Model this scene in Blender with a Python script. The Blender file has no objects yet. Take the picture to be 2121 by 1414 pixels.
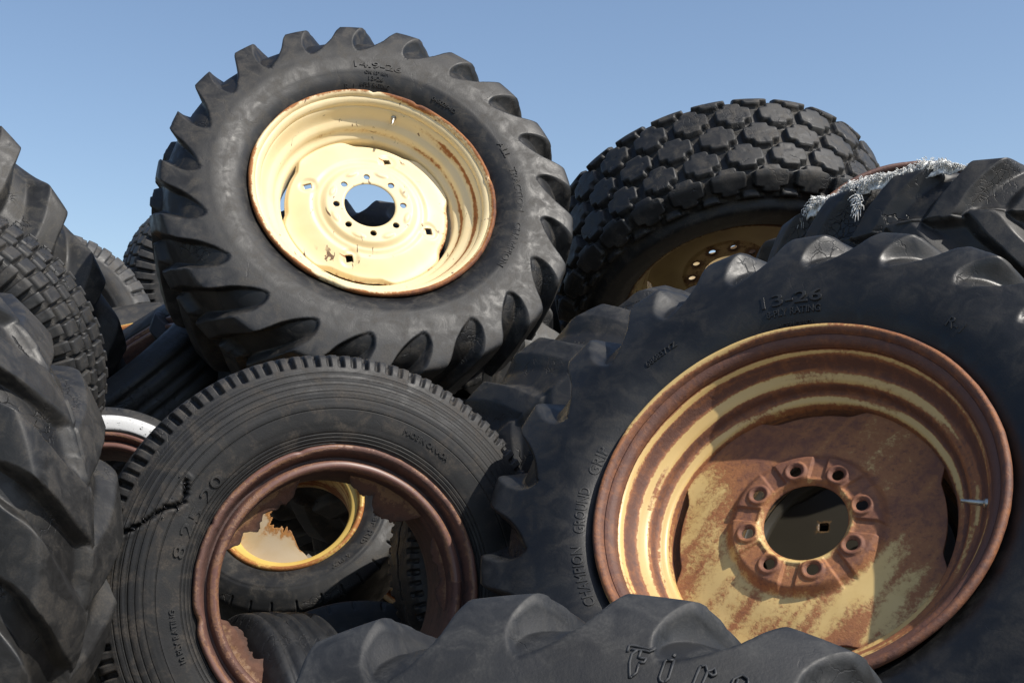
import bpy, math, random
import numpy as np
from mathutils import Matrix, Vector

random.seed(7)
PI = math.pi
scene = bpy.context.scene
COL = scene.collection

# ------------------------------------------------------------------ camera
FPX = 2121 * 45 / 36.0
CXP, CYP = 1060.5, 707.0
CAM_H, PITCH = 1.35, math.radians(5.0)
CAM_M = Matrix.Translation((0, 0, CAM_H)) @ Matrix.Rotation(PI / 2 + PITCH, 4, 'X')
cam_d = bpy.data.cameras.new('camera')
cam_d.lens = 45
cam_d.sensor_width = 36
cam_d.clip_end = 5000
cam = bpy.data.objects.new('camera', cam_d)
COL.objects.link(cam)
cam.matrix_world = CAM_M
scene.camera = cam


def pose(px, py, d, n, off=0.0, flange=None, roll=0.0):
    """a wheel's frame: local +Z is its face, +Y up in the plane of the wheel; (px, py, d) is the hub at distance d"""
    n = Vector(n).normalized()
    c = Vector(flange) if flange else Vector(((px - CXP) / FPX * d, -(py - CYP) / FPX * d, -d))
    c = c - n * off
    a = Vector((0, 1, 0)).cross(n).normalized()
    b = n.cross(a)
    M = Matrix((a, b, n)).transposed().to_4x4()
    M.translation = c
    return CAM_M @ M @ Matrix.Rotation(roll, 4, 'Z')


# ------------------------------------------------------------------ numeric helpers
def sstep(a, b, x):
    t = np.clip((x - a) / (b - a), 0, 1)
    return t * t * (3 - 2 * t)


def _hash(ix, iy, iz, seed):
    h = (ix * 374761393 + iy * 668265263 + iz * 2147483647 + seed * 144665) & 0xFFFFFFFF
    h = ((h ^ (h >> 13)) * 1274126177) & 0xFFFFFFFF
    h = h ^ (h >> 16)
    return (h & 0xFFFFFF) / float(0xFFFFFF)


def vnoise(P, scale, seed=0):
    Q = P * scale + 100.0
    I = np.floor(Q).astype(np.int64)
    f = Q - I
    f = f * f * (3 - 2 * f)
    r = 0
    for dx in (0, 1):
        for dy in (0, 1):
            for dz in (0, 1):
                w = (f[..., 0] if dx else 1 - f[..., 0]) * (f[..., 1] if dy else 1 - f[..., 1]) * (f[..., 2] if dz else 1 - f[..., 2])
                r = r + w * _hash(I[..., 0] + dx, I[..., 1] + dy, I[..., 2] + dz, seed)
    return r * 2 - 1


def fbm(P, scale, seed=0, octv=3):
    r, a = 0, 1.0
    for o in range(octv):
        r = r + a * vnoise(P, scale * 2 ** o, seed + o * 17)
        a *= .5
    return r


def spline(tk, vk, t):
    """cubic Hermite through knots with monotone-limited tangents"""
    tk = np.array(tk, float); vk = np.array(vk, float)
    h = np.diff(tk); d = np.diff(vk) / h
    m = np.zeros_like(vk)
    for i in range(1, len(vk) - 1):
        if d[i - 1] * d[i] > 0:
            w1, w2 = 2 * h[i] + h[i - 1], h[i] + 2 * h[i - 1]
            m[i] = (w1 + w2) / (w1 / d[i - 1] + w2 / d[i])
    m[0], m[-1] = d[0], d[-1] * 0.2
    k = np.clip(np.searchsorted(tk, t, side='right') - 1, 0, len(tk) - 2)
    s = (t - tk[k]) / h[k]
    return ((2 * s**3 - 3 * s**2 + 1) * vk[k] + (s**3 - 2 * s**2 + s) * h[k] * m[k]
            + (-2 * s**3 + 3 * s**2) * vk[k + 1] + (s**3 - s**2) * h[k] * m[k + 1])


def grid_mesh(name, V, wrap_u=True, wrap_v=False, attrs=None, face_keep=None, mats=(), matidx=None):
    nu, nv = V.shape[:2]
    me = bpy.data.meshes.new(name)
    iu = np.arange(nu if wrap_u else nu - 1)
    jv = np.arange(nv if wrap_v else nv - 1)
    I, J = np.meshgrid(iu, jv, indexing='ij')
    I2, J2 = (I + 1) % nu, (J + 1) % nv
    F = np.stack([I * nv + J, I * nv + J2, I2 * nv + J2, I2 * nv + J], -1).reshape(-1, 4)
    if face_keep is not None:
        F = F[face_keep.reshape(-1)]
    used = np.unique(F)
    remap = np.full(nu * nv, -1); remap[used] = np.arange(len(used))
    F = remap[F]
    P = V.reshape(-1, 3)[used]
    me.vertices.add(len(P)); me.vertices.foreach_set('co', P.astype(np.float32).ravel())
    me.loops.add(F.size); me.loops.foreach_set('vertex_index', F.astype(np.int32).ravel())
    me.polygons.add(len(F))
    me.polygons.foreach_set('loop_start', np.arange(0, F.size, 4, dtype=np.int32))
    me.polygons.foreach_set('use_smooth', np.ones(len(F), bool))
    me.update(calc_edges=True)
    for k, A in (attrs or {}).items():
        at = me.attributes.new(k, 'FLOAT', 'POINT')
        at.data.foreach_set('value', A.reshape(-1)[used].astype(np.float32))
    for m in mats:
        me.materials.append(m)
    return me


def link(name, me, parent=None, M=None):
    o = bpy.data.objects.new(name, me)
    COL.objects.link(o)
    if parent is not None:
        o.parent = parent
    if M is not None:
        o.matrix_world = M
    return o


def tag(o, label, cat, group='worn tyres and wheels heaped in the pile', kind=None):
    o['label'] = label; o['category'] = cat
    if group: o['group'] = group
    if kind: o['kind'] = kind
    return o


def empty(name, M, label, cat, **k):
    o = bpy.data.objects.new(name, None)
    COL.objects.link(o)
    o.empty_display_size = .1
    o.matrix_world = M
    return tag(o, label, cat, **k)


# ------------------------------------------------------------------ materials
class NT:
    def __init__(s, name):
        s.m = bpy.data.materials.new(name); s.m.use_nodes = True
        s.t = s.m.node_tree; s.t.nodes.clear()
        s.out = s.n('ShaderNodeOutputMaterial'); s.b = s.n('ShaderNodeBsdfPrincipled')
        s.l(s.b.outputs[0], s.out.inputs[0])

    def n(s, ty, **k):
        o = s.t.nodes.new(ty)
        for a, v in k.items(): setattr(o, a, v)
        return o

    def l(s, a, b): s.t.links.new(a, b)

    def val(s, x, sock):
        if isinstance(x, (int, float)): sock.default_value = x
        elif isinstance(x, tuple): sock.default_value = x if len(x) == 4 else (*x, 1)
        else: s.l(x, sock)

    def math(s, op, a, b=0.0, c=0.0, clamp=False):
        o = s.n('ShaderNodeMath', operation=op, use_clamp=clamp)
        s.val(a, o.inputs[0]); s.val(b, o.inputs[1]); s.val(c, o.inputs[2])
        return o.outputs[0]

    def mix(s, f, a, b):
        o = s.n('ShaderNodeMix', data_type='RGBA')
        s.val(f, o.inputs[0]); s.val(a, o.inputs[6]); s.val(b, o.inputs[7])
        return o.outputs[2]

    def ramp(s, x, lo, hi, a=0.0, b=1.0):
        o = s.n('ShaderNodeMapRange', interpolation_type='SMOOTHSTEP')
        s.val(x, o.inputs[0]); s.val(lo, o.inputs[1]); s.val(hi, o.inputs[2]); s.val(a, o.inputs[3]); s.val(b, o.inputs[4])
        return o.outputs[0]

    def coord(s, off):
        tc = s.n('ShaderNodeTexCoord')
        mp = s.n('ShaderNodeMapping')
        mp.inputs['Location'].default_value = off
        s.l(tc.outputs['Object'], mp.inputs[0])
        return mp.outputs[0]

    def scaled(s, v, sc):
        mp = s.n('ShaderNodeMapping'); mp.inputs['Scale'].default_value = sc
        s.l(v, mp.inputs[0]); return mp.outputs[0]

    def noise(s, v, scale, detail=4, rough=.55, dist=0):
        o = s.n('ShaderNodeTexNoise'); s.l(v, o.inputs['Vector'])
        o.inputs['Scale'].default_value = scale; o.inputs['Detail'].default_value = detail
        o.inputs['Roughness'].default_value = rough; o.inputs['Distortion'].default_value = dist
        return o.outputs[0]

    def voro(s, v, scale, feat='DISTANCE_TO_EDGE'):
        o = s.n('ShaderNodeTexVoronoi', feature=feat); s.l(v, o.inputs['Vector'])
        o.inputs['Scale'].default_value = scale
        return o.outputs['Distance']

    def attr(s, name):
        return s.n('ShaderNodeAttribute', attribute_name=name).outputs['Fac']

    def bump(s, h, strength, dist, prev=None):
        o = s.n('ShaderNodeBump'); o.inputs['Strength'].default_value = strength; o.inputs['Distance'].default_value = dist
        s.l(h, o.inputs['Height'])
        if prev is not None: s.l(prev, o.inputs['Normal'])
        return o.outputs[0]


def rubber(name, seed, base=.017, grey=.042, dust=(.10, .085, .066), dust_amt=.35, rough=.55, cracks=.5, crack_scale=42., white=None, tear=False, lines=(), bloom=.13, tint=(1.0, 1.0, 1.0)):
    s = NT(name)
    base *= .50; grey *= .54
    rnd = random.Random(seed)
    v = s.coord((rnd.uniform(-9, 9), rnd.uniform(-9, 9), rnd.uniform(-9, 9)))
    n1 = s.noise(v, 4.5, 6, .6)
    n2 = s.noise(v, 22, 5, .65, .6)
    n3 = s.noise(v, 260, 3, .6)
    wear = s.attr('wear')
    c = s.mix(s.ramp(n1, .35, .68), tuple(base * t for t in tint), tuple((base + grey) * .5 * t for t in tint))
    c = s.mix(s.math('MULTIPLY', wear, s.ramp(n2, .3, .6, .25, 1.0)), c, tuple(grey * t for t in tint))
    # scuffs and whitish scratches
    sc = s.noise(s.scaled(v, (1, 1, .25)), 38, 6, .75, 1.5)
    c = s.mix(s.math('MULTIPLY', s.ramp(sc, .62, .78), s.ramp(n1, .45, .62, 0, .25)), c, (.09, .09, .088))
    bl = s.math('MULTIPLY', s.ramp(s.noise(v, 11, 8, .72, 1.2), .52, .70), s.ramp(n3, .3, .7, .35, 1.0))
    c = s.mix(s.math('MULTIPLY', bl, bloom), c, tuple(grey * 1.7 * t for t in tint))
    dk = s.ramp(s.noise(v, 16, 8, .75, .8), .56, .72)
    c = s.mix(s.math('MULTIPLY', dk, .4), c, tuple(base * .55 * t for t in tint))
    # settled dust
    dm = s.math('MULTIPLY', s.ramp(n2, .46, .66), s.ramp(n3, .35, .7, .3, 1.0))
    c = s.mix(s.math('MULTIPLY', dm, dust_amt), c, dust)
    pt = s.n('ShaderNodeNewGeometry').outputs['Pointiness']
    c = s.mix(s.math('MULTIPLY', s.ramp(pt, .53, .62), s.ramp(n2, .36, .6, .15, .75)), c, tuple(min(.2, grey * 2.1) * t for t in tint))
    c = s.mix(s.math('MULTIPLY', s.ramp(pt, .468, .40), s.ramp(n2, .40, .6, .0, .55)), c, tuple(.6 * q for q in dust))
    # pits and specks
    sp = s.ramp(s.noise(v, 95, 2, .5), .70, .76)
    c = s.mix(s.math('MULTIPLY', sp, .5), c, (.012, .012, .013))
    wv = s.n('ShaderNodeVectorMath', operation='ADD')
    s.l(v, wv.inputs[0])
    nv = s.n('ShaderNodeTexNoise'); s.l(v, nv.inputs['Vector']); nv.inputs['Scale'].default_value = 26; nv.inputs['Detail'].default_value = 4
    sv = s.n('ShaderNodeVectorMath', operation='SCALE'); s.l(nv.outputs['Color'], sv.inputs[0]); sv.inputs['Scale'].default_value = .045
    s.l(sv.outputs[0], wv.inputs[1])
    ck = s.voro(wv.outputs[0], crack_scale)
    ck2 = s.voro(wv.outputs[0], 7.5)
    cmask = s.ramp(s.noise(v, 6, 3, .6), .52, .66)
    scp = s.attr('scoop')
    crack = s.math('MULTIPLY', s.ramp(ck, .0, .06, 1, 0), s.math('MULTIPLY', cmask, scp))
    crack = s.math('MULTIPLY', crack, cracks)
    lmask = s.math('MULTIPLY', s.ramp(s.noise(v, 9, 3, .6), .56, .62), s.math('MULTIPLY_ADD', scp, .8, .12))
    crack2 = s.math('MULTIPLY', s.ramp(ck2, .0, .012, 1, 0), lmask)
    crack2 = s.math('MULTIPLY', crack2, cracks)
    call = s.math('MAXIMUM', crack, crack2)
    c = s.mix(s.math('MULTIPLY', call, .85), c, (.006, .006, .007))
    if white:
        wm = s.math('MULTIPLY', s.attr('white'), s.ramp(s.noise(v, 120, 5, .7), white, white + .05, 1, 0))
        c = s.mix(wm, c, (.78, .78, .76))
    if tear:
        tm = s.attr('tear')
        c = s.mix(tm, c, (.008, .008, .009))
    if lines:
        tc = s.n('ShaderNodeTexCoord'); sx = s.n('ShaderNodeSeparateXYZ'); s.l(tc.outputs['Object'], sx.inputs[0])
        rr = s.math('SQRT', s.math('ADD', s.math('POWER', sx.outputs[0], 2.0), s.math('POWER', sx.outputs[1], 2.0)))
        ln = 0.0
        for q in lines:
            ln = s.math('MAXIMUM', ln, s.ramp(s.math('ABSOLUTE', s.math('SUBTRACT', rr, q)), .0004, .0017, 1, 0))
        c = s.mix(s.math('MULTIPLY', ln, .4), c, (.008, .008, .008))
    s.l(c, s.b.inputs['Base Color'])
    r = s.ramp(n2, .3, .7, rough - .1, rough + .14)
    s.l(r, s.b.inputs['Roughness'])
    s.b.inputs['Specular IOR Level'].default_value = .42
    hh = s.math('ADD', s.math('MULTIPLY', n3, .5), s.math('MULTIPLY', n2, .35))
    b = s.bump(hh, .25, .002)
    if lines:
        b = s.bump(s.math('SUBTRACT', 1.0, ln), .8, .003, b)
    b = s.bump(s.math('SUBTRACT', 1.0, call), .9, .004, b)
    s.l(b, s.b.inputs['Normal'])
    return s.m


def rustpaint(name, seed, paint, paint2=None, rust1=(.33, .125, .035), rust2=(.105, .038, .022), bias=0.0, rough=.45, fine=140., gloss=.4, fw=.42, flecks=0.0, wide=.0):
    """painted steel; the 'rust' attribute plus noise decides where the coat has gone"""
    s = NT(name)
    rnd = random.Random(seed)
    v = s.coord((rnd.uniform(-9, 9), rnd.uniform(-9, 9), rnd.uniform(-9, 9)))
    a = s.attr('rust')
    nA = s.noise(v, 9, 6, .6, .4)
    nB = s.noise(v, fine, 5, .7)
    nC = s.noise(v, 42, 6, .7, .5)
    f = s.math('ADD', a, s.math('MULTIPLY_ADD', nA, .5, -.25))
    f = s.math('ADD', f, s.math('MULTIPLY_ADD', nB, fw, -fw / 2))
    f = s.math('ADD', f, s.math('MULTIPLY_ADD', nC, .36, -.18 + bias))
    halo = s.ramp(f, .36 - wide, .50 + wide)
    core = s.ramp(f, .54, .78)
    dark = s.ramp(s.math('ADD', nC, s.math('MULTIPLY', a, .35)), .62, .95)
    pc = s.mix(s.ramp(nA, .35, .7), paint, paint2 or tuple(.86 * q for q in paint))
    c = s.mix(s.math('MULTIPLY', s.ramp(f, .24, .40), .28), pc, (.42, .22, .07))
    c = s.mix(halo, c, rust1)
    rr = s.mix(dark, tuple(.62 * q + .38 * w for q, w in zip(rust1, rust2)), rust2)
    c = s.mix(core, c, rr)
    c = s.mix(s.math('MULTIPLY', s.ramp(nB, .58, .70), s.math('MULTIPLY', core, .45)), c, (.045, .022, .018))
    if flecks:
        fl = s.ramp(s.noise(s.scaled(v, (1, .55, 1)), 36, 3, .5, 1.2), .665, .68)
        fl = s.math('MULTIPLY', s.math('MULTIPLY', fl, s.ramp(s.noise(v, 7, 3, .6), .46, .56)), flecks)
        c = s.mix(fl, c, (.10, .045, .028))
    s.l(c, s.b.inputs['Base Color'])
    s.l(s.math('MULTIPLY_ADD', halo, .25, rough), s.b.inputs['Roughness'])
    s.b.inputs['Specular IOR Level'].default_value = gloss
    h = s.math('MULTIPLY', halo, s.math('ADD', nB, nC))
    h = s.math('SUBTRACT', h, s.math('MULTIPLY', halo, .6))
    b = s.bump(h, .45, .0025)
    s.l(b, s.b.inputs['Normal'])
    return s.m


def simple(name, col, rough, metal=0.0, nscale=60, var=.3, bump=.2):
    s = NT(name)
    v = s.coord((1, 2, 3))
    n = s.noise(v, nscale, 5, .6)
    s.l(s.mix(s.ramp(n, .3, .7), tuple(c * (1 - var) for c in col), tuple(min(1, c * (1 + var)) for c in col)), s.b.inputs['Base Color'])
    s.b.inputs['Roughness'].default_value = rough; s.b.inputs['Metallic'].default_value = metal
    s.l(s.bump(n, bump, .002), s.b.inputs['Normal'])
    return s.m


# ------------------------------------------------------------------ tyres
# section profiles, bead (t=0) to crown (t=1): r as a share of the section height, z as a share of the half width
P_TRACTOR = dict(
    ct=[0, .05, .12, .20, .30, .40, .50, .58, .68, .80, .90, 1],
    cr=[-.01, .035, .10, .20, .34, .46, .570, .668, .776, .850, .878, .886],
    cz=[.66, .72, .82, .92, .985, 1.0, .975, .905, .765, .53, .29, 0],
    lt=[0, .05, .12, .20, .30, .40, .50, .58, .665, .69, .715, .76, .87, 1],
    lr=[-.01, .035, .10, .20, .34, .46, .590, .730, .910, .950, .968, .978, .992, 1.0],
    lz=[.66, .72, .82, .92, .985, 1.0, .995, .972, .925, .900, .845, .72, .40, 0])
P_ROUND = dict(
    ct=[0, .06, .14, .27, .42, .55, .66, .73, .78, .86, 1],
    cr=[-.01, .05, .13, .32, .54, .73, .88, .95, .98, .995, 1.0],
    cz=[.62, .76, .86, .97, 1.0, .93, .82, .75, .68, .42, 0])


def side_z(pr, R, rb, W, r, key='c'):
    t = np.linspace(0, .62, 400)
    rr = rb + spline(pr[key + 't'], pr[key + 'r'], t) * (R - rb)
    zz = spline(pr[key + 't'], pr[key + 'z'], t) * W
    return np.interp(r, rr, zz)


def make_tyre(name, mat, R, rb, W, tread, seed, nlug=21, per=48, shift=1.08, chir=1, wtop=.15, wbase=.35, phase=0.0,
              rings=(), white=None, tear=None, sag=.006, bend=None, wearh=1.0, nv_half=72, cut=None):
    pr = P_TRACTOR if tread == 'lug' else P_ROUND
    h = R - rb
    # rows: dense at the shoulder
    tt = np.linspace(0, 1, 1200)
    dens = 1 + 2.2 * np.exp(-((tt - .70) / .07) ** 2) + (0.8 * np.exp(-((tt - 1) / .05) ** 2) if tread == 'lug' else 0) + .8 * np.exp(-((tt - .55) / .05) ** 2)
    if tread in ('turf', 'chunky', 'diamond'):
        dens = 1 + 1.6 * (tt > .58)
    cum = np.cumsum(dens); cum = (cum - cum[0]) / (cum[-1] - cum[0])
    th = np.interp(np.linspace(0, 1, nv_half), cum, tt)
    v = np.concatenate([1 - th, -(1 - th)[::-1][1:]])           # +1 front bead .. 0 crown .. -1 back bead
    t = 1 - np.abs(v)
    nu = nlug * per
    phi = np.arange(nu) / nu * 2 * PI
    PH, VV = np.meshgrid(phi, v, indexing='ij')
    TT = 1 - np.abs(VV)
    sgn = np.where(VV >= 0, 1.0, -1.0)
    Cr, Cz = spline(pr['ct'], pr['cr'], t), spline(pr['ct'], pr['cz'], t)
    pitch = 2 * PI / nlug
    theta = PH.copy()
    wear = np.zeros_like(PH)
    scoop = sstep(.55, .7, TT) * .8
    r = np.broadcast_to(Cr, PH.shape).copy()
    z = np.broadcast_to(Cz, PH.shape).copy()
    zs = z * sgn * W                                           # metres across
    if tread == 'lug':
        g = np.clip((TT - .47) / .53, 0, 1)
        g = .75 * g + .25 * g * g * (3 - 2 * g)
        theta = PH - chir * shift * pitch * g + phase
        x = PH / pitch
        def lugmask(off):
            q = (x - off + .5) % 1 - .5
            q = q + .05 * np.sin(TT * 9) * 0
            xx = np.clip((TT - .475) / .14, 0, 1)
            flare = .85 * (1 - np.sqrt(np.clip(1 - (1 - xx) ** 2, 0, 1))) + .15 * (1 - xx)   # pockets close towards the sidewall
            wt = wtop * (1 + .30 * sstep(.85, .66, TT)) + .40 * flare
            wl_ = wbase * 1.22 + .40 * flare                    # one flank is steeper than the other
            wr_ = wbase * .85 + .40 * flare
            wb = np.where(q * chir > 0, wl_, wr_)
            k = np.clip((wb - np.abs(q)) / (wb - wt), 0, 1)
            return np.where(k < .35, .24 * (k / .35) ** 1.8, .24 + .76 * (k - .35) / .65)
        idx = np.floor(x + .5)
        hf = sstep(-.055, -.02, VV)
        hb = sstep(.055, .02, VV)
        mF, mB = lugmask(0.0) * hf, lugmask(.5) * hb
        m = np.maximum(mF, mB)
        Lr, Lz = spline(pr['lt'], pr['lr'], t), spline(pr['lt'], pr['lz'], t)
        rnd = np.random.RandomState(seed)
        wl = 1 - .22 * rnd.rand(nlug)                           # every lug worn to its own height
        lugi = (np.floor(np.where(VV >= 0, x + .5, x)).astype(int)) % nlug
        hgt = wl[lugi] * wearh
        r = Cr + m * hgt * (Lr - Cr)
        z = Cz + m * (Lz - Cz)
        wear = m * sstep(.5, .66, TT)
        scoop = (1 - m) * sstep(.46, .56, TT)
    r = rb + r * h
    z = z * sgn * W
    if tread == 'truck':          # shoulder notches, a saw-cut crown
        nb = nlug
        x = PH / pitch
        q = (x + .5) % 1 - .5
        odd = (np.floor(x + .5) % 2)
        hw = np.where(odd > 0, .20, .13)
        notch = sstep(hw + .06, hw - .02, np.abs(q))
        zone = sstep(.635, .655, TT) * sstep(.84, .80, TT)
        dep = notch * zone * np.where(odd > 0, .012, .007)
        r = r - dep * .7
        z = z - sgn * dep * .9
        wear = np.clip(zone * (1 - notch) * 1.4, 0, 1)
        for zc in (.0, .3, -.3):
            zig = zc + .045 * (2 * np.abs(((x * .5) % 1) - .5) - .5)
            r = r - .006 * sstep(.045, .02, np.abs(VV * 2.2 - zig * 1.6)) * (TT > .8)
    if tread == 'rib':
        for k in (-.17, -.06, .06, .17):
            r = r - .010 * sstep(.022, .010, np.abs(VV - k + .0008 * np.sin(PH * 30)))
        q = (PH / pitch + .5) % 1 - .5
        r = r - .003 * sstep(.06, .02, np.abs(q)) * sstep(.62, .66, TT) * sstep(.76, .72, TT)
    if tread == 'smooth':         # bald, with short radial cuts on the shoulder
        q = (PH / pitch + .5) % 1 - .5
        cutm = sstep(.05, .015, np.abs(q + .1 * np.sin(PH * 7))) * sstep(.60, .64, TT) * sstep(.80, .76, TT)
        r = r - .005 * cutm
        z = z - sgn * .004 * cutm
    if tread == 'diamond':
        q = (PH / pitch + .5) % 1 - .5
        y = (TT - .78) / .055
        dd = np.abs(q) * 2.4 + np.abs(y)
        r = r - .005 * sstep(.22, .08, np.abs(dd - .85)) * (np.abs(y) < 1.1)
        r = r - .008 * sstep(.014, .006, np.abs(np.abs(VV) - .12))
        r = r - .004 * (np.abs(VV) < .10) * sstep(.06, .02, np.abs((PH / pitch * 2 + .5) % 1 - .5))
    if tread in ('turf', 'chunky'):
        s_arc = spline(pr['ct'], pr['cz'], t)
        if tread == 'turf':
            arc = np.concatenate([[0], np.cumsum(np.hypot(np.diff(rb + Cr * h), np.diff(Cz * np.sign(v + 1e-9) * W)))])
            arc = arc - arc[len(v) // 2]
            yy = np.broadcast_to(arc[None] / .097, PH.shape)
            x = PH / pitch
            m = np.zeros_like(PH)
            for k in range(-4, 5):
                ly = yy - k
                lx = ((x + (.5 if k % 2 else 0) + .5) % 1 - .5)
                def box(bx, by, ro):
                    dx, dy = np.abs(lx) - bx + ro, (np.abs(ly) - by) * .75 + ro
                    return np.hypot(np.maximum(dx, 0), np.maximum(dy, 0)) + np.minimum(np.maximum(dx, dy), 0) - ro
                dd = np.minimum(box(.41, .31, .09), box(.20, .52, .09)) - .02 * np.exp(-((np.abs(lx) - .21) / .06) ** 2) * (np.abs(ly) < .5)
                m = np.maximum(m, sstep(.03, -.03, dd) * (1 if abs(k) <= 4 else 0))
            zone = sstep(.50, .54, TT)
            m = m * zone
            hh = .026
        else:
            x = PH / pitch
            q = (x + .5) % 1 - .5
            sh = sstep(.36, .29, np.abs(q)) * sstep(.36, .42, TT) * sstep(.80, .77, TT)
            m = sh
            for k, off in ((-1, .25), (0, .5), (1, .25)):
                lx = ((x + off + .5) % 1 - .5)
                bl = sstep(.43, .38, np.abs(lx)) * sstep(.062, .052, np.abs(VV - k * .130))
                m = np.maximum(m, bl)
            hh = .019
        # push along the section normal
        dr, dz = np.gradient(r, axis=1), np.gradient(z, axis=1)
        ln = np.hypot(dr, dz) + 1e-9
        r = r - hh * (1 - m) * (-dz / ln) * (sstep(.40, .50, TT)) * .9
        z = z - hh * (1 - m) * (dr / ln) * (sstep(.40, .50, TT)) * .9
        wear = m * sstep(.45, .6, TT)
    # moulded rings on the sidewall: (share of section height, width, lift)
    rc = rb + Cr * h
    lift = np.zeros_like(Cr)
    for q0, wd, am in rings:
        lift = lift + am * np.exp(-(((rc - rb) / h - q0) / wd) ** 2) * (t < .62)
    z = z + sgn * lift
    # out of round, dented
    r = r * (1 + sag * np.cos(2 * (theta - .6 + seed)) + .003 * np.cos(3 * theta + seed))
    X, Y = r * np.cos(theta), r * np.sin(theta)
    V = np.stack([X, Y, z], -1)
    nz = fbm(V, 7, seed, 3)
    nf = fbm(V, 34, seed + 5, 2)
    rad = np.stack([np.cos(theta), np.sin(theta), 0 * theta], -1)
    side = sstep(.75, .45, TT)[..., None]
    tr = sstep(.5, .7, TT)
    V = V + rad * ((nz * .0016 + nf * .0003) * tr)[..., None]
    V[..., 2] += sgn * (nz * .0013 + nf * .0002) * side[..., 0]
    if tread in ('lug', 'turf', 'chunky'):        # nicks and chips on the worn edges
        chip = sstep(.38, .62, fbm(V, 26, seed + 9, 3)) * sstep(.45, .8, m) * tr
        V = V - rad * (.0012 * chip)[..., None]
    if bend: V[..., 2] += bend * np.cos(2 * theta + seed)
    attrs = dict(wear=np.clip(wear + .15 * nz, 0, 1), scoop=scoop)
    if white:
        q = (np.hypot(V[..., 0], V[..., 1]) - rb) / h
        attrs['white'] = sstep(white[0], white[0] + .02, q) * sstep(white[1], white[1] - .02, q) * (VV > 0)
    if tear:
        d = np.full(PH.shape, 9.0)
        P2 = V[..., :2]
        for (a, b) in zip(tear[:-1], tear[1:]):
            a, b = np.array(a), np.array(b)
            ab = b - a
            k = np.clip(((P2 - a) @ ab) / (ab @ ab), 0, 1)
            d = np.minimum(d, np.linalg.norm(P2 - a - k[..., None] * ab, axis=-1))
        d = d + .0022 * fbm(V, 130, seed + 3, 2)
        tm = sstep(.0045, .001, d) * (VV > -.1)
        V[..., 2] -= .016 * tm
        V[..., :2] -= rad[..., :2] * (.014 * tm * tr)[..., None]
        rimlip = np.exp(-((d - .010) / .004) ** 2) * (VV > 0)
        V[..., 2] += .0012 * rimlip
        attrs['tear'] = sstep(.0052, .002, d) * (VV > -.1)
    if cut:                       # sidewall torn away between two angles (front side)
        a0, a1, depth = cut
        ang = (theta - a0) % (2 * PI)
        mk = sstep(0, .08, ang) * sstep(a1 - a0, a1 - a0 - .08, ang) * (VV > 0) * sstep(.66, .56, TT)
        mk = mk * (ang < a1 - a0)
        V[..., 2] -= mk * depth * (1 + .3 * nf)
    # inner liner closes the section
    ti = np.array([.06, .27, .42, .6, .8, 1.0, .8, .6, .42, .27, .06])
    si = np.array([-1] * 5 + [0] + [1] * 5)
    ri = rb + (spline(pr['ct'], pr['cr'], ti) * .80 - .01) * h
    zi = spline(pr['ct'], pr['cz'], ti) * W * .80 * si
    th0 = theta[:, :1]
    L = np.stack([ri[None] * np.cos(th0), ri[None] * np.sin(th0), np.broadcast_to(zi, (nu, len(ti)))], -1)
    V = np.concatenate([V, L], 1)
    for k in attrs:
        attrs[k] = np.concatenate([attrs[k], np.zeros((nu, len(ti)))], 1)
    me = grid_mesh(name, V, True, True, attrs, mats=[mat])
    return me


def lathe(name, prof, mat, nu=240, jit=.0, seed=0, rust_fn=None, thick=.005, dent=None):
    prof = np.array(prof, float)
    # refine the outline so that curves read as curves
    seg = np.concatenate([[0], np.cumsum(np.hypot(np.diff(prof[:, 0]), np.diff(prof[:, 1])))])
    q = np.unique(np.concatenate([np.linspace(0, seg[-1], 110), seg]))
    r, z = spline(seg, prof[:, 0], q), spline(seg, prof[:, 1], q)
    ru = np.interp(q, seg, prof[:, 2])
    th = np.arange(nu) / nu * 2 * PI
    T, Rr = np.meshgrid(th, r, indexing='ij')
    Z = np.broadcast_to(z, T.shape).copy()
    RU = np.broadcast_to(ru, T.shape).copy()
    P = np.stack([Rr * np.cos(T), Rr * np.sin(T), Z], -1)
    n = fbm(P, 9, seed, 3)
    n2 = fbm(P, 60, seed + 1, 2)
    lip = sstep(prof[:, 0].max() - .02, prof[:, 0].max(), Rr) * (Z > -.03)
    Rr = Rr + jit * (n * .6 + n2 * .25 * lip)
    Z = Z + jit * n * .5
    if dent:
        for a, wd, dr, dz in dent:
            dd = np.exp(-(((T - a + PI) % (2 * PI) - PI) / wd) ** 2) * lip
            Rr = Rr + dr * dd; Z = Z + dz * dd
    V = np.stack([Rr * np.cos(T), Rr * np.sin(T), Z], -1)
    # streaks run round the barrel
    st = vnoise(np.stack([T * 1.6, Z * 160, 0 * T], -1), 1.0, seed + 9) * .22
    RU = RU + st * (RU > .04)
    if rust_fn is not None:
        RU = rust_fn(T, Rr, Z, RU)
    return grid_mesh(name, V, True, False, dict(rust=np.clip(RU, -.5, 1.5)), mats=[mat])


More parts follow.
